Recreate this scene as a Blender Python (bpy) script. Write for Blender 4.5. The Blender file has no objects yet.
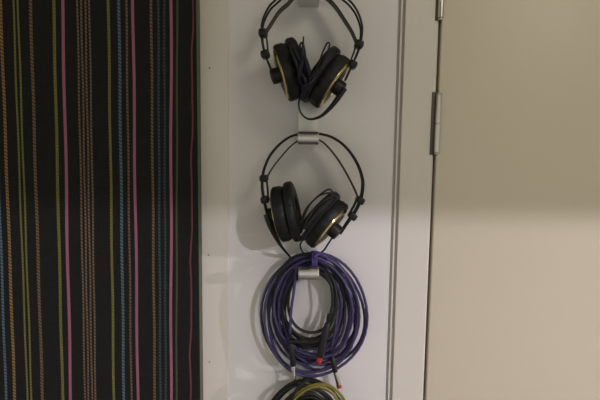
import bpy, bmesh, math, random
from mathutils import Vector, Matrix
R = math.radians
COL = bpy.context.scene.collection
SC = bpy.context.scene
rnd = random.Random(7)

# ------------------------------------------------------------------ camera
CAM = Vector((0.0, -0.86, 1.55))
FPX = 520.0
PITCH, ROLL = R(6.0), R(0.85)
cam_d = bpy.data.cameras.new('camera')
cam = bpy.data.objects.new('camera', cam_d)
COL.objects.link(cam)
cam_d.sensor_width = 36.0
cam_d.lens = FPX / 600 * 36.0
cam_d.clip_start = 0.02
CM = Matrix.Rotation(R(90) - PITCH, 3, 'X') @ Matrix.Rotation(ROLL, 3, 'Z')
cam.matrix_world = Matrix.Translation(CAM) @ CM.to_4x4()
SC.camera = cam


def P(px, py, d=0.0):
    """world point seen at photo pixel px,py that lies d metres in front of the wall (wall face is y=0)"""
    v = CM @ Vector(((px - 300) / FPX, (200 - py) / FPX, -1.0))
    t = (-d - CAM.y) / v.y
    return CAM + v * t


def X(px, d=0.0, py=200):
    return P(px, py, d).x


# ------------------------------------------------------------------ materials
def lin(c):
    c /= 255.0
    return c / 12.92 if c <= .04045 else ((c + .055) / 1.055) ** 2.4


def mat(name, col, rough=.5, metal=0.0, noise=0.0, nscale=60, bump=0.0, bscale=200, spec=.3):
    m = bpy.data.materials.new(name)
    m.use_nodes = True
    nt = m.node_tree
    b = nt.nodes['Principled BSDF']
    b.inputs['Base Color'].default_value = (*col, 1)
    b.inputs['Roughness'].default_value = rough
    b.inputs['Metallic'].default_value = metal
    b.inputs['Specular IOR Level'].default_value = spec
    tc = nt.nodes.new('ShaderNodeTexCoord')
    if noise:
        n = nt.nodes.new('ShaderNodeTexNoise')
        n.inputs['Scale'].default_value = nscale
        n.inputs['Detail'].default_value = 4
        nt.links.new(tc.outputs['Object'], n.inputs['Vector'])
        mx = nt.nodes.new('ShaderNodeMix')
        mx.data_type = 'RGBA'
        mx.inputs[6].default_value = (*[max(0, c * (1 - noise)) for c in col], 1)
        mx.inputs[7].default_value = (*[min(1, c * (1 + noise)) for c in col], 1)
        nt.links.new(n.outputs['Fac'], mx.inputs[0])
        nt.links.new(mx.outputs[2], b.inputs['Base Color'])
    if bump:
        n2 = nt.nodes.new('ShaderNodeTexNoise')
        n2.inputs['Scale'].default_value = bscale
        n2.inputs['Detail'].default_value = 3
        nt.links.new(tc.outputs['Object'], n2.inputs['Vector'])
        bp = nt.nodes.new('ShaderNodeBump')
        bp.inputs['Strength'].default_value = bump
        bp.inputs['Distance'].default_value = .002
        nt.links.new(n2.outputs['Fac'], bp.inputs['Height'])
        nt.links.new(bp.outputs['Normal'], b.inputs['Normal'])
    return m


def stitch_mat(name, col, base, freq, amount):
    """embroidered stripe: thread colour broken by slanted stitches that show the ground cloth"""
    m = bpy.data.materials.new(name)
    m.use_nodes = True
    nt = m.node_tree
    b = nt.nodes['Principled BSDF']
    b.inputs['Roughness'].default_value = .85
    b.inputs['Specular IOR Level'].default_value = .15
    tc = nt.nodes.new('ShaderNodeTexCoord')
    mp = nt.nodes.new('ShaderNodeMapping')
    mp.inputs['Scale'].default_value = (.55, 0, 1)
    nt.links.new(tc.outputs['Object'], mp.inputs['Vector'])
    w = nt.nodes.new('ShaderNodeTexWave')
    w.bands_direction = 'DIAGONAL'
    w.inputs['Scale'].default_value = freq
    w.inputs['Distortion'].default_value = 1.2
    w.inputs['Detail'].default_value = 1
    nt.links.new(mp.outputs['Vector'], w.inputs['Vector'])
    n = nt.nodes.new('ShaderNodeTexNoise')
    n.inputs['Scale'].default_value = 35
    nt.links.new(tc.outputs['Object'], n.inputs['Vector'])
    ml = nt.nodes.new('ShaderNodeMath')
    ml.operation = 'MULTIPLY'
    ml.inputs[1].default_value = amount
    nt.links.new(w.outputs['Fac'], ml.inputs[0])
    mx = nt.nodes.new('ShaderNodeMix')
    mx.data_type = 'RGBA'
    mx.inputs[6].default_value = (*col, 1)
    mx.inputs[7].default_value = (*base, 1)
    nt.links.new(ml.outputs[0], mx.inputs[0])
    nt.links.new(mx.outputs[2], b.inputs['Base Color'])
    bp = nt.nodes.new('ShaderNodeBump')
    bp.inputs['Strength'].default_value = .4
    bp.inputs['Distance'].default_value = .001
    nt.links.new(w.outputs['Fac'], bp.inputs['Height'])
    nt.links.new(bp.outputs['Normal'], b.inputs['Normal'])
    return m


M = {}
M['wall'] = mat('white_wall_paint', (.70, .675, .67), .55, noise=.015, nscale=5, bump=.05, bscale=350)
M['strip'] = mat('warm_white_board_paint', (.67, .63, .57), .5, noise=.015, nscale=6, bump=.04, bscale=300)
M['frame'] = mat('door_frame_paint', (.66, .615, .56), .45, noise=.01, nscale=6)
M['door'] = mat('cream_door_paint', (.62, .555, .445), .38, noise=.012, nscale=3)
M['floor'] = mat('floor_vinyl', (.30, .27, .24), .5, noise=.1, nscale=8)
M['ceil'] = mat('ceiling_paint', (.7, .68, .62), .7, noise=.01)
M['alu'] = mat('satin_aluminium', (.62, .61, .60), .36, 1.0, noise=.03, nscale=120)
M['plate'] = mat('brushed_aluminium_plate', (.66, .65, .62), .5, .75, noise=.03, nscale=120)
M['steel'] = mat('hinge_steel', (.58, .56, .52), .28, 1.0, noise=.08, nscale=40)
M['leaf'] = mat('hinge_leaf_steel', (.10, .09, .07), .5, .7, noise=.08, nscale=40)
M['black'] = mat('black_plastic', (.010, .010, .010), .42, noise=.2, nscale=80)
M['shell'] = mat('black_cup_plastic', (.008, .008, .0078), .5, noise=.2, nscale=80)
M['pad'] = mat('black_leatherette', (.009, .0093, .0093), .5, noise=.3, nscale=120, bump=.5, bscale=260)
M['mesh'] = mat('driver_cloth', (.02, .02, .02), .9, noise=.3, nscale=300)
M['gold'] = mat('gold_ring_metal', (.62, .48, .18), .25, 1.0, noise=.1, nscale=60)
M['wire'] = mat('black_coated_wire', (.012, .0105, .009), .35, noise=.2, nscale=60)
M['strap'] = mat('dark_brown_leather', (.040, .032, .022), .5, noise=.3, nscale=90, bump=.3, bscale=300)
M['cord'] = mat('black_cord_rubber', (.012, .012, .014), .45, noise=.2, nscale=70)
M['navy'] = mat('dark_navy_cord_rubber', (.006, .006, .014), .45, noise=.2, nscale=70)
M['purple'] = mat('purple_cable_rubber', (.050, .041, .105), .42, noise=.12, nscale=60)
M['purple_tie'] = mat('purple_tie_fabric', (.07, .05, .17), .7, noise=.2, nscale=150)
M['rubber'] = mat('black_cable_rubber', (.011, .0115, .011), .45, noise=.2, nscale=60)
M['olive'] = mat('olive_cable_rubber', (.18, .155, .034), .45, noise=.15, nscale=60)
M['silver'] = mat('plug_nickel', (.70, .68, .66), .2, 1.0, noise=.03, nscale=60)
M['red'] = mat('red_plug_ring', (.40, .03, .03), .4, noise=.1, nscale=60)
M['nail'] = mat('nail_head_dark', (.10, .085, .07), .5, noise=.2, nscale=60)


# ------------------------------------------------------------------ builders
def obj(name, bm, material, parent=None, smooth=True, sharp=40):
    me = bpy.data.meshes.new(name)
    bmesh.ops.recalc_face_normals(bm, faces=bm.faces)
    bm.to_mesh(me)
    bm.free()
    mats = material if isinstance(material, (list, tuple)) else [material]
    for m_ in mats:
        me.materials.append(m_)
    if smooth:
        for p in me.polygons:
            p.use_smooth = True
        me.set_sharp_from_angle(angle=R(sharp))
    o = bpy.data.objects.new(name, me)
    COL.objects.link(o)
    if parent is not None:
        o.parent = parent
        o.matrix_parent_inverse = world(parent).inverted()
    return o


def world(o):
    m = o.matrix_basis.copy()
    if o.parent:
        m = world(o.parent) @ o.matrix_parent_inverse @ m
    return m


def thing(name, label, cat, loc, group=None):
    o = bpy.data.objects.new(name, None)
    o.empty_display_size = .02
    COL.objects.link(o)
    o.location = loc
    o['label'] = label
    o['category'] = cat
    if group:
        o['group'] = group
    return o


def struct(o, kind='structure'):
    o['kind'] = kind
    return o


def box(bm, x0, x1, y0, y1, z0, z1, bevel=0.0, seg=2):
    b2 = bmesh.new()
    bmesh.ops.create_cube(b2, size=1)
    for v in b2.verts:
        v.co = Vector(((x0 + x1) / 2 + v.co.x * (x1 - x0), (y0 + y1) / 2 + v.co.y * (y1 - y0),
                       (z0 + z1) / 2 + v.co.z * (z1 - z0)))
    if bevel:
        bmesh.ops.bevel(b2, geom=b2.edges[:], offset=bevel, segments=seg, affect='EDGES', profile=.5)
    merge(bm, b2)
    return bm


def merge(bm, b2, M4=None):
    if M4 is not None:
        bmesh.ops.transform(b2, matrix=M4, verts=b2.verts)
    vm = {}
    for v in b2.verts:
        vm[v] = bm.verts.new(v.co)
    for f in b2.faces:
        try:
            nf = bm.faces.new([vm[v] for v in f.verts])
            nf.material_index = f.material_index
        except ValueError:
            pass
    b2.free()


def catmull(pts, n=8, closed=False):
    pts = [Vector(p) for p in pts]
    if len(pts) < 3:
        return pts
    out = []
    N = len(pts)
    rng = N if closed else N - 1
    for i in range(rng):
        if closed:
            p0, p1, p2, p3 = pts[i - 1], pts[i], pts[(i + 1) % N], pts[(i + 2) % N]
        else:
            p1, p2 = pts[i], pts[i + 1]
            p0 = pts[i - 1] if i else p1 * 2 - p2
            p3 = pts[i + 2] if i + 2 < N else p2 * 2 - p1
        for k in range(n):
            t = k / n
            out.append(.5 * ((2 * p1) + (p2 - p0) * t + (2 * p0 - 5 * p1 + 4 * p2 - p3) * t * t
                             + (3 * p1 - p0 - 3 * p2 + p3) * t ** 3))
    if not closed:
        out.append(pts[-1])
    return out


def tube(bm, pts, r, sides=8, closed=False):
    """tube along points with parallel transported frames; r is a number or one per point"""
    n = len(pts)
    rs = r if isinstance(r, (list, tuple)) else [r] * n
    tang = []
    for i in range(n):
        a = pts[i - 1] if (i or closed) else pts[i]
        b = pts[(i + 1) % n] if (i < n - 1 or closed) else pts[i]
        t = b - a
        tang.append(t.normalized() if t.length > 1e-9 else Vector((0, 0, 1)))
    u = tang[0].orthogonal().normalized()
    rings = []
    for i in range(n):
        u = (u - tang[i] * u.dot(tang[i]))
        u = u.normalized() if u.length > 1e-6 else tang[i].orthogonal().normalized()
        w = tang[i].cross(u)
        rings.append([bm.verts.new(pts[i] + (u * math.cos(2 * math.pi * k / sides) +
                                             w * math.sin(2 * math.pi * k / sides)) * rs[i]) for k in range(sides)])
    for i in range(n if closed else n - 1):
        A, B = rings[i], rings[(i + 1) % n]
        for k in range(sides):
            bm.faces.new((A[k], A[(k + 1) % sides], B[(k + 1) % sides], B[k]))
    if not closed:
        bm.faces.new(list(reversed(rings[0])))
        bm.faces.new(rings[-1])


def ribbon(bm, pts, width, thick):
    """flat strap: width runs along y, thickness across the path in the xz plane"""
    rings = []
    n = len(pts)
    for i in range(n):
        t = (pts[min(i + 1, n - 1)] - pts[max(i - 1, 0)]).normalized()
        nn = Vector((-t.z, 0, t.x))
        nn = nn.normalized()
        y = Vector((0, 1, 0))
        prof = [(-.5, -.3), (-.42, -.5), (.42, -.5), (.5, -.3), (.5, .3), (.42, .5), (-.42, .5), (-.5, .3)]
        rings.append([bm.verts.new(pts[i] + y * a * width + nn * b * thick) for a, b in prof])
    for i in range(n - 1):
        for k in range(8):
            bm.faces.new((rings[i][k], rings[i][(k + 1) % 8], rings[i + 1][(k + 1) % 8], rings[i + 1][k]))
    bm.faces.new(list(reversed(rings[0])))
    bm.faces.new(rings[-1])


def lathe(bm, prof, frame, seg=48, mod=None):
    """revolve (axial, radius) pairs round the frame's x axis; closed at both ends when the radius is 0"""
    rings = []
    for (a, r) in prof:
        if r <= 1e-6:
            rings.append([bm.verts.new(frame @ Vector((a, 0, 0)))])
        else:
            rings.append([bm.verts.new(frame @ Vector((a, (r + (mod(k, a, r) if mod else 0)) * math.cos(2 * math.pi * k / seg),
                                                       (r + (mod(k, a, r) if mod else 0)) * math.sin(2 * math.pi * k / seg))))
                          for k in range(seg)])
    for A, B in zip(rings, rings[1:]):
        for k in range(seg):
            k2 = (k + 1) % seg
            if len(A) == 1 and len(B) == 1:
                continue
            if len(A) == 1:
                bm.faces.new((A[0], B[k2], B[k]))
            elif len(B) == 1:
                bm.faces.new((A[k], A[k2], B[0]))
            else:
                bm.faces.new((A[k], A[k2], B[k2], B[k]))


def axis_frame(origin, xdir):
    x = xdir.normalized()
    z = Vector((0, 1, 0)) - x * x.y
    z = z.normalized() if z.length > 1e-4 else x.orthogonal().normalized()
    y = z.cross(x)
    m3 = Matrix((x, y, z)).transposed()
    return Matrix.Translation(origin) @ m3.to_4x4()


def seg_frame(a, b):
    return axis_frame(a, b - a), (b - a).length


# ------------------------------------------------------------------ the setting
ZT = 2.55
x_strip0, x_strip1 = X(150), X(229)
x_w1 = X(391.9)
g1, g2, g3 = X(394.4), X(396.2), X(398.7)         # groove, bead, groove
x_fr1, x_d0 = X(431.4), X(434.2)
DOOR_W, DOOR_H = .90, 2.08
GD = .007                                          # groove depth


def prism(bm, prof, z0, z1):
    lo = [bm.verts.new((x, y, z0)) for x, y in prof]
    hi = [bm.verts.new((x, y, z1)) for x, y in prof]
    n = len(prof)
    for i in range(n):
        bm.faces.new((lo[i], lo[(i + 1) % n], hi[(i + 1) % n], hi[i]))
    bm.faces.new(list(reversed(lo)))
    bm.faces.new(hi)


bm = bmesh.new()
prism(bm, [(x_strip1, .1), (x_strip1, 0), (x_w1 - .0008, 0), (x_w1, .0008), (x_w1, GD), (g3, GD), (g3, .1)], 0, ZT)
struct(obj('wall_back', bm, M['wall'], smooth=False))

bm = bmesh.new()
prism(bm, [(-2.2, .1), (-2.2, -.0022), (x_strip1 - .0012, -.0022), (x_strip1, -.001), (x_strip1, .1)], 0, ZT)
wl = struct(obj('wall_left', bm, M['strip'], smooth=False))
for (px, py) in ((209.5, 68), (208.5, 255), (209.5, 362)):
    bm = bmesh.new()
    p = P(px, py, .0022)
    lathe(bm, [(-.002, 0), (-.002, .0013), (.0003, .0013), (.0006, .0007), (.0006, 0)], axis_frame(p, Vector((0, -1, 0))), 12)
    obj('nail_head', bm, M['nail'], wl)

bm = bmesh.new()
box(bm, g1, g2, -.0005, GD, 0, DOOR_H + .075, .0007)
struct(obj('trim_1', bm, M['frame'], smooth=False))

FD = -.0015
bm = bmesh.new()
prism(bm, [(g3, .1), (g3, FD + .001), (g3 + .001, FD), (x_fr1 - .003, FD), (x_fr1, FD + .003), (x_fr1, .1)], 0, DOOR_H + .004)
xr = x_d0 + DOOR_W + .004
box(bm, xr, xr + .06, FD, .1, 0, DOOR_H + .004, .001)
box(bm, g3, xr + .06, FD, .1, DOOR_H + .004, DOOR_H + .07, .001)
# rebate stop behind the leaf
box(bm, x_fr1 - .001, x_fr1 + .016, .045, .1, 0, DOOR_H, .0)
struct(obj('trim_2', bm, M['frame'], smooth=False))

bm = bmesh.new()
box(bm, g3, xr + .06, 0, .1, DOOR_H + .07, ZT)
box(bm, xr + .06, 7.0, 0, .1, 0, ZT)
struct(obj('wall_right', bm, M['wall'], smooth=False))

bm = bmesh.new()
box(bm, x_d0, x_d0 + DOOR_W, FD + .0005, .042, .006, DOOR_H, .0022, 3)
door = struct(obj('door_1', bm, M['door'], smooth=True, sharp=50))

bm = bmesh.new()
box(bm, -2.2, 7.0, -3.6, .1, -.06, 0)
struct(obj('floor', bm, M['floor'], smooth=False))
bm = bmesh.new()
box(bm, -2.2, 7.0, -3.6, .1, ZT, ZT + .06)
struct(obj('ceiling', bm, M['ceil'], smooth=False))

# hinges: leaves let into frame and door edge, two knuckles on a pin
def hinge(xpx, ypx0, ypx1):
    r = .0047
    p0, p1 = P(xpx[0], ypx0, .004), P(xpx[1], ypx1, .004)
    xc, zt, zb = (p0.x + p1.x) / 2, p0.z, p1.z
    yc = FD - .0035
    bm = bmesh.new()
    box(bm, x_fr1 - .0066, x_fr1 - .0002, FD - .0012, FD + .004, zb, zt, .0005)
    box(bm, x_fr1 - .0002, x_fr1 + .0014, FD - .001, .03, zb, zt, .0004)
    h = obj('hinge', bm, M['leaf'], door)
    zm = (zt + zb) / 2
    for a, b in ((zm + .0006, zt - .004), (zb + .004, zm - .0006)):
        bm = bmesh.new()
        L = b - a
        lathe(bm, [(0, 0), (0, r - .0007), (.0007, r), (L - .0007, r), (L, r - .0007), (L, 0)],
              axis_frame(Vector((xc, yc, a)), Vector((0, 0, 1))), 24)
        obj('knuckle', bm, M['steel'], h)
    bm = bmesh.new()
    L = zt - zb
    lathe(bm, [(0, 0), (.0004, .0028), (.0016, .0043), (.0030, .0043), (.0038, .0028), (L - .0038, .0028),
               (L - .003, .0043), (L - .0016, .0043), (L - .0004, .0028), (L, 0)],
          axis_frame(Vector((xc, yc, zb)), Vector((0, 0, 1))), 20)
    obj('hinge_pin', bm, M['steel'], h)


hinge((438.8, 436.4), 92, 155)
hinge((442.2, 441.0), -44, 20.5)

# ------------------------------------------------------------------ striped fabric panel
FT = .034
base_c = (.0125, .0125, .0120)
M['cloth'] = mat('black_woven_cloth', base_c, .9, noise=.35, nscale=220, bump=.3, bscale=500, spec=.15)
cols = {'orange': (.27, .165, .065), 'olive': (.165, .16, .045), 'brown': (.18, .115, .065), 'pink': (.31, .115, .17),
        'rust': (.19, .12, .08), 'blue': (.095, .155, .195), 'teal': (.04, .065, .072), 'moss': (.075, .08, .04), 'red': (.15, .050, .05),
        'slate': (.05, .072, .085)}
soft = {'pink': (200, .12), 'red': (200, .3), 'moss': (200, .35), 'olive': (125, .4)}
order = list(cols)
stripe_m = [M['cloth']] + [stitch_mat('thread_' + k, cols[k], base_c, soft.get(k, (115, .75))[0], soft.get(k, (115, .75))[1]) for k in order]
stripe_m.append(mat('olive_grey_side_cloth', (.13, .13, .095), .9, noise=.3, nscale=220, bump=.3, bscale=500, spec=.15))  # paler olive grey on the panel's right side face
raw = [  # (px at y=50, px at y=370, width in px, colour)
    (-6, 5, 2.6, 'blue'), (2.3, 13.5, 3.0, 'orange'), (15.2, 26.2, 1.9, 'olive'), (19.6, 30.4, 1.9, 'olive'), (32, 41.5, 3.0, 'brown'),
    (54.6, 62.2, 2.9, 'olive'), (63.4, 70.2, 3.0, 'pink'), (78, 84.6, 1.8, 'rust'), (82, 88.1, 1.8, 'rust'),
    (86, 91.7, 1.8, 'rust'), (90, 95.2, 1.8, 'rust'), (109, 113.4, 2.6, 'olive'), (119.5, 123.4, 2.8, 'blue'), (127, 131, 2.0, 'brown'),
    (133.5, 137.5, 2.8, 'pink'), (151.6, 154.6, 2.4, 'brown'), (158.4, 160.4, 2.2, 'slate'), (164.4, 165.7, 2.2, 'teal'),
    (171, 171.2, 2.8, 'pink'), (177, 176.6, 1.9, 'moss'), (192.4, 190.6, 1.7, 'red')]
x_right = X(197.6, FT)
Z0, Z1 = .004, 2.40
st = []                                               # (x at top pixel row, x at low pixel row, half width, colour)
for a, b, w, c in raw:
    xa, xb = P(a, 50, FT), P(b, 370, FT)
    st.append((xa, xb, w * .5 * .82 / FPX, c))


def xline(s, z):
    t = (z - s[0].z) / (s[1].z - s[0].z)
    t = max(-1.0, min(2.0, t))
    return s[0].x + (s[1].x - s[0].x) * t


left_repeat = []
for k in range(1, 12):
    left_repeat.append((st[0][0].x - .055 * k - .01 * math.sin(3 * k), rnd.choice([.0022, .0026, .0017]), rnd.choice(order)))
rows = 92
bm = bmesh.new()
grid = []
RB = .003
EDGE = (P(196.3, 50, FT), P(199.7, 370, FT))
EDGE_B = (P(200.2, 50, .0036), P(203, 370, .0036))
for j in range(rows + 1):
    z = Z0 + (Z1 - Z0) * j / rows
    xs = []
    x_left = -1.35
    x_right, x_back = xline(EDGE, z), xline(EDGE_B, z)
    xs.append((x_left, 0))
    for x, hw, c in sorted(left_repeat):
        xs += [(x - hw, 1 + order.index(c)), (x + hw, 0)]
    for s in st:
        xx = xline(s, z)
        wob = .0004 * math.sin(z * 31 + s[0].x * 400)
        if s[3] == 'red':
            wob = .0011 * math.sin(z * 40 + .6) + .0006 * math.sin(z * 77)
        elif s[3] == 'pink':
            wob = .0006 * math.sin(z * 23 + s[0].x * 90)
        xx += wob
        xs += [(xx - s[2], 1 + order.index(s[3])), (xx + s[2], 0)]
    row = [(x, -FT + .0006 * math.sin(x * 37 + z * 5), m_) for x, m_ in xs]
    for k in range(0, 5):
        a = k / 4 * math.pi / 2
        row.append((x_right - RB + RB * math.sin(a), -FT + RB - RB * math.cos(a), len(stripe_m) - 1 if k == 4 else 0))
    row.append((x_back, -.0036, 0))
    row.append((x_left, -.0036, 0))
    grid.append([(bm.verts.new((x, y, z)), m_) for x, y, m_ in row])
for j in range(rows):
    A, B = grid[j], grid[j + 1]
    n = len(A)
    for i in range(n):
        f = bm.faces.new((A[i][0], A[(i + 1) % n][0], B[(i + 1) % n][0], B[i][0]))
        f.material_index = A[i][1]
bm.faces.new([v for v, _ in grid[0]])
bm.faces.new([v for v, _ in grid[-1]])
fp = obj('fabric_panel', bm, stripe_m, smooth=True, sharp=60)
fp['label'] = 'tall wall panel covered in black cloth with thin multicoloured vertical stripes'
fp['category'] = 'fabric panel'

# ------------------------------------------------------------------ wall hooks
RD = .056                     # distance of the roll axis from the wall
RR = .0102


def make_hook(px, py, label):
    c = P(px, py, RD)
    hw = .0158
    zc = c.z
    t = thing('wall_hook', label, 'hook', (c.x, 0, zc), 'aluminium hooks in a column on the white wall')
    bm = bmesh.new()
    box(bm, c.x - hw, c.x + hw, -.0095, 0, zc - .0095, zc + .070, .0009)
    pl = obj('mounting_plate', bm, M['plate'], t)
    bm = bmesh.new()
    lathe(bm, [(0, 0), (0, .0026), (.0008, .0032), (.0014, .0026), (.0014, 0)],
          axis_frame(Vector((c.x, -.0093, zc + .055)), Vector((0, -1, 0))), 16)
    obj('screw', bm, M['steel'], pl)
    bm = bmesh.new()
    box(bm, c.x - hw, c.x + hw, -RD, -.0088, zc - .0098, zc - .0070, .0006)
    obj('arm', bm, M['plate'], t)
    bm = bmesh.new()
    L = 2 * hw + .0006
    lathe(bm, [(0, 0), (0, RR - .001), (.001, RR), (L - .001, RR), (L, RR - .001), (L, 0)],
          axis_frame(Vector((c.x - L / 2, -RD, zc)), Vector((1, 0, 0))), 40)
    obj('front_roll', bm, M['alu'], t)
    return c


make_hook(309.6, -9.0, 'aluminium wall hook at the top edge holding the upper headphones')
make_hook(308.2, 138.2, 'aluminium wall hook between the two headphones, carrying the lower pair')
make_hook(308.6, 273.4, 'aluminium wall hook with the purple cable coil hanging from it')
H4 = make_hook(307.5, 410.0, 'lowest wall hook, hidden behind the black and olive cable coils')

# ------------------------------------------------------------------ headphones
WD = .030                     # middle depth of the headband


def make_cup(parent, center_px, depth, imgdir, toward, with_side):
    c = P(center_px[0], center_px[1], depth)
    v = Vector((imgdir[0] * math.cos(toward), -math.sin(toward), -imgdir[1] * math.cos(toward)))
    F = axis_frame(c, v)
    rid = lambda k, a, r: (.0009 if (k // 2) % 2 else 0) if (r > .041 and -.007 < a < .004) else 0
    bm = bmesh.new()
    lathe(bm, [(-.014, 0), (-.014, .038), (-.0115, .0415), (-.006, .043), (.0035, .043), (.006, .0418), (.0066, .0394), (.0060, .0385),
               (.0064, .033), (.008, .027), (.009, .018), (.0093, 0)], F, 72, rid)
    cup = obj('ear_cup', bm, M['shell'], parent, sharp=35)
    bm = bmesh.new()
    prof = []
    for k in range(25):
        a = 2 * math.pi * k / 24
        sa, ca = math.sin(a), math.cos(a)
        prof.append((-.0204 + .0082 * math.copysign(abs(sa) ** .62, sa), .0350 + .0126 * math.copysign(abs(ca) ** .7, ca)))
    lathe(bm, prof, F, 56, lambda k, a, r: .0006 * math.sin(k * 2.3) if r > .035 else 0)
    obj('ear_pad', bm, M['pad'], cup, sharp=80)
    bm = bmesh.new()
    lathe(bm, [(-.0145, 0), (-.0165, .015), (-.0165, .0235), (-.0145, .0245)], F, 40)
    obj('driver_cloth', bm, M['mesh'], cup)
    bm = bmesh.new()
    lathe(bm, [(.0056, .0387), (.0073, .0382), (.0083, .0355), (.0088, .0320), (.0070, .0315), (.0056, .0387)], F, 56)
    obj('gold_ring', bm, M['gold'], cup)
    bm = bmesh.new()
    lathe(bm, [(.006, 0), (.006, .0125), (.019, .0120), (.0215, .0112), (.0222, .0085), (.0215, .0075), (.0215, 0)], F, 32)
    obj('pivot_hub', bm, M['black'], cup)
    return F


def wire_pts(pts, d_fn, n=7):
    out = []
    base = [P(px, py, WD + .0) for px, py in pts]
    sm = catmull(base, n)
    m_ = len(sm)
    return [Vector((p.x, -d_fn(i / (m_ - 1)), p.z)) for i, p in enumerate(sm)]


def slider(parent, a, b, d, w=.0115, h=.0105, dep=.026):
    c = P(*a, WD)
    c2 = P(*b, WD)
    t = (c2 - c)
    t.y = 0
    F = axis_frame(Vector((c.x, -d, c.z)), t)
    b2 = bmesh.new()
    box(b2, -h / 2, h / 2, -w / 2, w / 2, -dep / 2, dep / 2, .0018, 2)
    box(b2, -h * .32, h * .32, -w * .5 - .001, w * .5 + .001, -dep * .36, dep * .36, .0008, 1)
    bm = bmesh.new()
    merge(bm, b2, F)
    return obj('slider', bm, M['black'], parent)


def make_headphones(label, hook_px, outer, inner, sliders, hubs, cups, lower):
    t = thing('headphones', label, 'headphones', P(hook_px[0], hook_px[1], WD), 'black studio headphones on the wall hooks')
    cupd = .053

    def dep(off):
        # lies over the hook arm at the middle, leans out to the hub depth at both ends
        def f(u):
            e = abs(u - .5) * 2
            return WD + (cupd - WD) * e ** 1.4 + off * (1 - .35 * e ** 2)
        return f
    for off in (-.0115, .0115):
        bm = bmesh.new()
        tube(bm, wire_pts(outer, dep(off)), .00165, 10)
        obj('headband_wire', bm, M['wire'], t)
    # strap
    base = catmull([P(px, py, WD) for px, py in inner], 7)
    m_ = len(base)
    pts = [Vector((p.x, -(WD + (cupd - .006 - WD) * (abs(i / (m_ - 1) - .5) * 2) ** 1.6), p.z)) for i, p in enumerate(base)]
    bm = bmesh.new()
    ribbon(bm, pts, .024, .0024)
    obj('headband_strap', bm, M['strap'], t)
    for (a, b, d) in sliders:
        slider(t, a, b, d)
    # short inner cords between the two sliders of each side
    for a, b, d in lower:
        bm = bmesh.new()
        pa, pb = P(*a, WD), P(*b, WD)
        for o in (-.006, .006):
            tube(bm, [Vector((pa.x, -d + o, pa.z)), Vector(((pa.x + pb.x) / 2 + .0004, -d + o, (pa.z + pb.z) / 2)), Vector((pb.x, -d + o, pb.z))], .0012, 8)
        obj('elastic_cord', bm, M['cord'], t)
    for c in cups:
        make_cup(t, *c)
    return t


def cable(parent, name, paths, material, sub=None):
    """paths: list of (list of (px, py, depth), radius or radii)"""
    bm = bmesh.new()
    for pts, r in paths:
        wp = catmull([P(*p) for p in pts], 7)
        if isinstance(r, (list, tuple)):
            n = len(wp)
            rr = []
            for i in range(n):
                u = i / (n - 1) * (len(r) - 1)
                k = min(int(u), len(r) - 2)
                rr.append(r[k] + (r[k + 1] - r[k]) * (u - k))
            tube(bm, wp, rr, 8)
        else:
            tube(bm, wp, r, 8)
    return obj(name, bm, material, parent)


# lower pair
h2 = make_headphones(
    'lower of the two black headphones, its cups just above the purple cable coil', (308, 138),
    [(270, 219), (267, 208), (264.5, 198), (263, 188), (262.8, 180), (264.5, 169), (270, 156), (279, 145), (289, 137.5), (299, 134),
     (308, 133), (318, 133.6), (330, 136.5), (341, 143), (350, 152.5), (357.5, 165), (361.8, 179), (361.5, 190), (359, 200), (354, 210), (346, 221), (339, 231)],
    [(267, 178), (273, 167.5), (281.5, 156.5), (290, 147), (299, 140.5), (308, 139.6), (318, 139.8), (326, 145), (336, 157), (345, 171.5), (352, 185), (357, 197)],
    [((264.8, 177.5), (263.8, 190), .048), ((266, 198), (268, 210), .052), ((358.6, 199), (354, 208), .048), ((351, 214), (345, 222), .052)],
    None,
    [((280.5, 214), .053, (-.978, .21), R(-4), 1), ((328, 225), .056, (.78, .625), R(15), 1)],
    [((267.5, 180), (269, 198), .050), ((356, 197), (349, 211), .050)])

# upper pair
h1 = make_headphones(
    'upper of the two black headphones, hung at the top edge of the picture', (309, -2),
    [(274, 77), (270, 67), (266, 57), (263.5, 46), (262.5, 36), (263.5, 23.5), (269.5, 10), (277, 2), (286, -6), (298, -12.5),
     (309, -13.6), (320, -12.5), (332, -8), (342.5, -2), (351, 6), (357, 16), (360.5, 28), (360.3, 38), (358.5, 48), (355, 58), (350, 69), (344, 82)],
    [(265.5, 36.5), (269.5, 29.5), (279, 14), (288, 5), (297, -4.5), (309, -7.6), (320, -5.5), (328, 0), (336, 9), (343.5, 21), (351, 34), (355.5, 46)],
    [((264, 36), (264.5, 48), .048), ((266.3, 57), (269, 66), .052), ((357.5, 47), (354, 57), .048), ((351, 67), (347, 75), .052)],
    None,
    [((285, 73), .053, (-.95, .31), R(5), 1), ((331, 82.5), .055, (.83, .557), R(6), 1)],
    [((267, 38), (269, 57), .050), ((355, 47), (348.5, 65), .050)])

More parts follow.
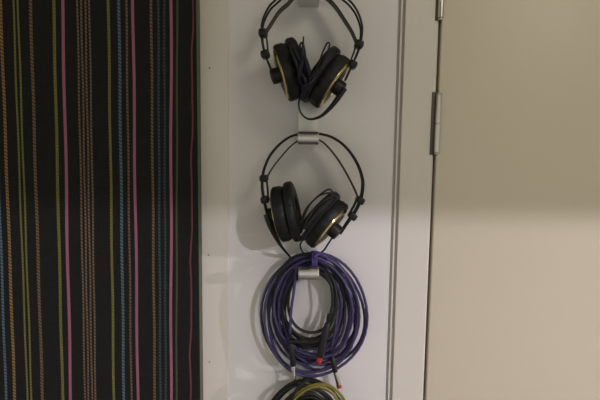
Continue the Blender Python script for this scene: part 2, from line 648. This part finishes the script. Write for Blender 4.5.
# cables of the lower pair: strain relief tail at the left hub, folded loops on the right pad
cable(h2, 'cable', [
    ([(267.5, 214, .058), (270.5, 224, .060), (275, 235, .058), (281, 246, .045), (291, 258, .010)], [.0068, .0060, .0042, .0024, .0016]),
    ([(299, 238, .096), (300.5, 224, .100), (305.5, 210, .103), (315, 199, .104), (326, 190.5, .104), (331, 190, .103), (332, 195, .104), (322, 207, .106), (309, 224, .106), (302, 236, .100)], .0013),
    ([(303, 236, .100), (303, 221, .105), (309, 206, .108), (319, 196, .108), (329, 193, .106), (331.5, 196.5, .107), (320, 209, .11), (309, 222, .109), (302, 233, .102)], .0013),
    ([(302, 233, .102), (307, 220, .111), (315, 208, .112), (325, 200, .110), (334, 195.5, .106), (336.5, 198, .105), (333, 203, .107), (322, 214, .109), (311, 228, .106), (303, 240, .098)], .0014),
    ([(303, 239, .098), (300.2, 245, .08), (302, 251, .05), (306, 256, .012)], .0014),
    ([(332, 238, .075), (328, 244, .06), (324, 250, .04), (318, 255, .012)], .0014),
], M['cord'])
bm = bmesh.new()
F, L = seg_frame(P(304.5, 229.5, .112), P(300.5, 235.5, .106))
lathe(bm, [(0, 0), (0, .0016), (L * .55, .0016), (L * .6, .0011), (L * .9, .0013), (L, 0)], F, 14)
obj('jack_plug', bm, M['silver'], h2)

# cables of the upper pair
cable(h1, 'cable', [
    # short lead that runs from the left cup under to the right hub
    ([(301, 95, .06), (298.6, 103, .062), (300.5, 112, .062), (306, 118, .062), (313, 119, .062), (322, 115.5, .063), (331, 107, .064), (338, 98, .066), (344.5, 88, .066)],
     [.0013, .0013, .0014, .0015, .0018, .0024, .0034, .0042, .0046]),
], M['cord'])
cable(h1, 'folded_cable', [
    ([(314, 84, .096), (316, 72, .104), (321, 57, .104), (326, 45, .102), (328.5, 42.6, .102), (329.5, 46, .101), (325, 58, .102), (319, 69, .103), (312, 82, .098)], .0012),
    ([(312, 82, .098), (305, 68, .104), (301, 54, .104), (300.2, 45, .102), (302.6, 43, .102), (304.5, 50, .102), (306, 62, .104), (310, 78, .098)], .0016),
    ([(310, 79, .098), (304.5, 66, .106), (302.5, 52, .108), (303.2, 44, .106), (303.6, 36.5, .105)], [.0018, .0024, .0022, .0014, .0010]),
    ([(309, 84, .096), (301, 72, .106), (294.5, 58, .104), (291, 49, .100), (293.5, 47.5, .100), (299, 58, .104), (307, 74, .104), (313, 82, .098)], .0026),
    ([(306, 90, .092), (300, 78, .106), (301.5, 64, .110), (304, 58, .110), (307.5, 66, .110), (310, 78, .106), (308, 90, .096)], .0034),
    ([(304, 88, .098), (309, 80, .108), (315, 74, .110), (318.5, 70, .106)], .0032),
    ([(302, 84, .100), (307, 85, .110), (312, 81, .110), (316, 76, .106)], .0022),
    ([(302, 74, .110), (305.5, 80, .112), (306, 88, .106), (303.5, 94, .094)], .0022),
], M['navy'])

# ------------------------------------------------------------------ coiled cables
def loop_pt(l, th):
    left, right, yt, yb, tx, bx, d0, d1 = l
    cx, a = (left + right) / 2, (right - left) / 2
    c = math.cos(th)
    wt = ((1 + c) / 2) ** 2
    wb = ((1 - c) / 2) ** 2
    x = cx + a * math.sin(th) * (1 - .06 * wt) + (tx - cx) * wt + (bx - cx) * wb
    y = (yt + yb) / 2 - (yb - yt) / 2 * c
    return x, y, d0 + (d1 - d0) * (1 - c) / 2


def coil_path(loops, start=.0, end=None, n=40, wob=.7, seed=1):
    rr = random.Random(seed)
    ph = [rr.uniform(0, 6.28) for _ in range(6)]
    N = len(loops)
    end = N - 1e-3 if end is None else end
    pts = []
    steps = int((end - start) * n)
    for s in range(steps + 1):
        u = start + (end - start) * s / steps
        i = int(u)
        f = u - i
        A, B = loops[min(i, N - 1)], loops[min(i + 1, N - 1)]
        e = f * f * (3 - 2 * f)
        l = [a + (b - a) * e for a, b in zip(A, B)]
        th = f * 2 * math.pi
        x, y, d = loop_pt(l, th)
        k = (1 - math.cos(th)) / 2
        x += wob * k * math.sin(th * 2 + ph[i % 6] + i)
        y += wob * k * math.sin(th * 3 + ph[(i + 2) % 6])
        d += .0018 * k * math.sin(th * 2 + ph[(i + 3) % 6])
        pts.append(P(x, y, max(.0045, d)))
    return pts


def coil_obj(parent, loops, r, material, seed, extra=(), wob=.7):
    bm = bmesh.new()
    tube(bm, coil_path(loops, seed=seed, wob=wob), r, 9)
    for pts, r2 in extra:
        tube(bm, catmull([P(*p) for p in pts], 7), r2, 9)
    return obj('coil', bm, material, parent)


def plug(parent, a, b, d, prof, material, name, label=None):
    pa, pb = P(a[0], a[1], d), P(b[0], b[1], d)
    F, L = seg_frame(pa, pb)
    bm = bmesh.new()
    lathe(bm, [(u * L, r) for u, r in prof], F, 20)
    o = obj(name, bm, material, parent)
    if label:
        o['label'] = label
    return o


def black_boot(r):
    return [(0, 0), (0, r * .55), (.12, r * .62), (.14, r * .5), (.2, r * .5), (.22, r * .72), (.30, r * .78), (.34, r), (.97, r), (1, r * .9), (1, 0)]


# purple cable
pc = thing('purple_cable', 'long purple cable coiled in many loops on the hook below the lower headphones', 'cable', P(311, 276, .03))
PL = [  # left, right, top y, bottom y, top x, bottom x, depth top, depth bottom
    (264, 358, 252, 371, 311, 308, .030, .028), (258.6, 366.5, 253, 375, 315, 318, .026, .024), (263.5, 361, 255, 376, 312, 312, .032, .034),
    (271, 353, 258, 368, 309, 305, .020, .014), (277, 349, 256, 362, 317, 321, .028, .030), (272, 350, 260, 354, 312, 314, .036, .042),
    (268, 363, 259, 372, 309, 312, .016, .010), (280, 344, 262, 357, 315, 316, .026, .022), (275, 342, 264, 366, 311, 306, .018, .014),
    (283, 340, 266, 346, 313, 312, .030, .034), (278, 347, 268, 353, 314, 317, .014, .012), (272, 360, 270, 369, 312, 320, .022, .007),
    (285, 338, 271, 339, 312, 311, .028, .026), (273, 352, 261, 374, 310, 316, .020, .012), (276, 364, 257, 364, 315, 326, .024, .018)]
coil_obj(pc, PL, .0024, M['purple'], 3, wob=1.5, extra=[
    ([(296.5, 268, .045), (294, 290, .05), (291, 312, .046), (290, 336, .044)], .0023),
    ([(338, 300, .03), (336, 325, .036), (332, 345, .03), (331.5, 354, .028)], .0023)])
bm = bmesh.new()
for k, px in enumerate((312.2, 314.2, 316.0)):
    ring = [P(px + .5 * math.sin(a), 261 - 9.6 * math.cos(a), .032 + .0205 * math.sin(a)) for a in [2 * math.pi * i / 24 for i in range(24)]]
    tube(bm, ring, .0016, 8, closed=True)
tube(bm, catmull([P(314, 257, .053), P(319, 253.5, .05), P(324, 255.5, .046), P(329, 259.5, .042), P(331, 262, .04)], 6), .0021, 8)
tube(bm, catmull([P(314, 258, .053), P(318, 258, .054), P(323, 260, .05), P(327, 262.5, .046)], 6), .0018, 8)
obj('tie', bm, M['purple_tie'], pc)
b1 = plug(pc, (290, 333), (293.2, 366), .044, black_boot(.0047), M['black'], 'plug', 'black plug with silver tip')
plug(b1, (293.2, 366), (294.6, 381), .044, [(0, 0), (0, .0034), (.22, .0034), (.24, .0026), (.62, .0026), (.64, .0021), (.68, .0021), (.7, .0026), (.88, .0027), (.93, .0019), (1, .0006), (1, 0)],
     M['silver'], 'plug_tip')
b2 = plug(pc, (331.2, 351), (335.3, 372), .028, black_boot(.0046), M['black'], 'plug', 'black plug with silver barrel and red end ring')
plug(b2, (335.3, 371), (338.8, 385), .028, [(0, 0), (0, .0040), (.05, .0042), (.95, .0042), (1, .0036), (1, 0)], M['silver'], 'plug_barrel')
plug(b2, (338.7, 384.6), (339.4, 388), .028, [(0, 0), (0, .0040), (.1, .0044), (.9, .0044), (1, .0036), (1, 0)], M['red'], 'red_ring')

# black cable among the purple loops
bc = thing('black_cable', 'black cable in small loops inside the purple coil, with a red-ended plug', 'cable', P(311, 277, .03))
BL = [(284, 337, 263, 331, 311, 311, .030, .044), (288, 334, 267, 335, 313, 312, .024, .050), (281, 339, 269, 342, 310, 311, .020, .040), (285, 336, 272, 343, 312, 311, .034, .034), (271, 344, 254, 348, 306, 311, .036, .020)]
coil_obj(bc, BL, .0024, M['rubber'], 9, extra=[
    ([(325, 272, .04), (331, 285, .05), (332.5, 302, .05), (330, 318, .051)], .0024),
    ([(289, 341, .046), (300, 341.5, .05), (311, 341.5, .05), (325, 338, .05)], .0040)], wob=.5)
b3 = plug(bc, (329.5, 314), (320, 357), .052, black_boot(.0060), M['black'], 'plug')
plug(b3, (320.1, 356.6), (318.8, 362.8), .052, [(0, 0), (0, .0044), (.1, .0048), (.85, .0046), (1, .0036), (1, 0)], M['red'], 'red_ring', 'red end ring')

# lowest hook: black coil in front and olive coil mixed through it
kc = thing('black_cable', 'thick black cable coil on the lowest hook at the bottom edge', 'cable', P(307, 412, .03))
KL = [(256, 356, 378, 512, 303, 306, .034, .028), (259, 353, 380, 505, 306, 308, .042, .036), (264, 346, 385, 500, 301, 305, .046, .044), (268, 349, 388, 520, 310, 309, .048, .048),
      (262, 357, 382, 509, 309, 307, .024, .020), (272, 342, 392, 490, 305, 306, .046, .050), (277, 340, 397, 500, 309, 308, .046, .052), (266, 350, 400, 508, 306, 306, .030, .030),
      (281, 336, 402, 486, 308, 307, .044, .046)]
coil_obj(kc, KL, .0026, M['rubber'], 4, extra=[([(308, 379, .05), (300, 386, .054), (294, 394, .054), (290, 404, .052), (287, 420, .05)], .0026)])
oc = thing('olive_cable', 'olive yellow cable coil tangled with the black one on the lowest hook', 'cable', P(310, 412, .03))
OL = [(262, 352, 379, 500, 308, 308, .028, .024), (268, 347, 382, 507, 300, 305, .040, .034), (270, 351, 384, 498, 320, 312, .050, .040), (266, 355, 386, 510, 313, 309, .020, .020),
      (274, 344, 386.5, 495, 318, 311, .053, .046), (271, 349, 396, 503, 311, 308, .022, .026)]
coil_obj(oc, OL, .0025, M['olive'], 5)

# ------------------------------------------------------------------ light
ZC = P(370, 216).z
LY, LZ = -2.5, 2.42
BY0, BY1 = -1.0, -1.1
zb = ZC + (LZ - ZC) * (-BY1 / -LY)
bm = bmesh.new()
box(bm, -2.2, 7.0, BY1, BY0, zb, ZT)  # unseen beam, added to cut the ceiling lamps' light off the upper wall
struct(obj('light_cutoff_beam', bm, M['ceil'], smooth=False))


def light(name, kind, loc, energy, col, size=None, target=None, **kw):
    d = bpy.data.lights.new(name, kind)
    d.energy = energy
    d.color = col
    if kind == 'AREA':
        d.shape = 'DISK'
        d.size = size
    else:
        d.shadow_soft_size = size
    for k, v in kw.items():
        setattr(d, k, v)
    o = bpy.data.objects.new(name, d)
    COL.objects.link(o)
    o.location = loc
    if target is not None:
        o.rotation_euler = (Vector(target) - Vector(loc)).to_track_quat('-Z', 'Y').to_euler()
    return o


light('ceiling_lamp_near', 'POINT', (1.65, LY, LZ), 95, (.94, .885, 1.0), .03)
light('ceiling_lamp_far', 'POINT', (6.0, LY, LZ), 440, (.94, .885, 1.0), .04)
light('alcove_lamp', 'AREA', (.62, -.93, 2.2), 2.9, (1.0, .95, .76), .4, (.05, 0, 1.5))

w = bpy.data.worlds.new('room_light')
SC.world = w
w.use_nodes = True
bg = w.node_tree.nodes['Background']
bg.inputs[0].default_value = (1.0, .975, .83, 1)
bg.inputs[1].default_value = .56

SC.view_settings.view_transform = 'Standard'
SC.view_settings.look = 'None'
SC.view_settings.gamma = 1
SC.view_settings.exposure = 0
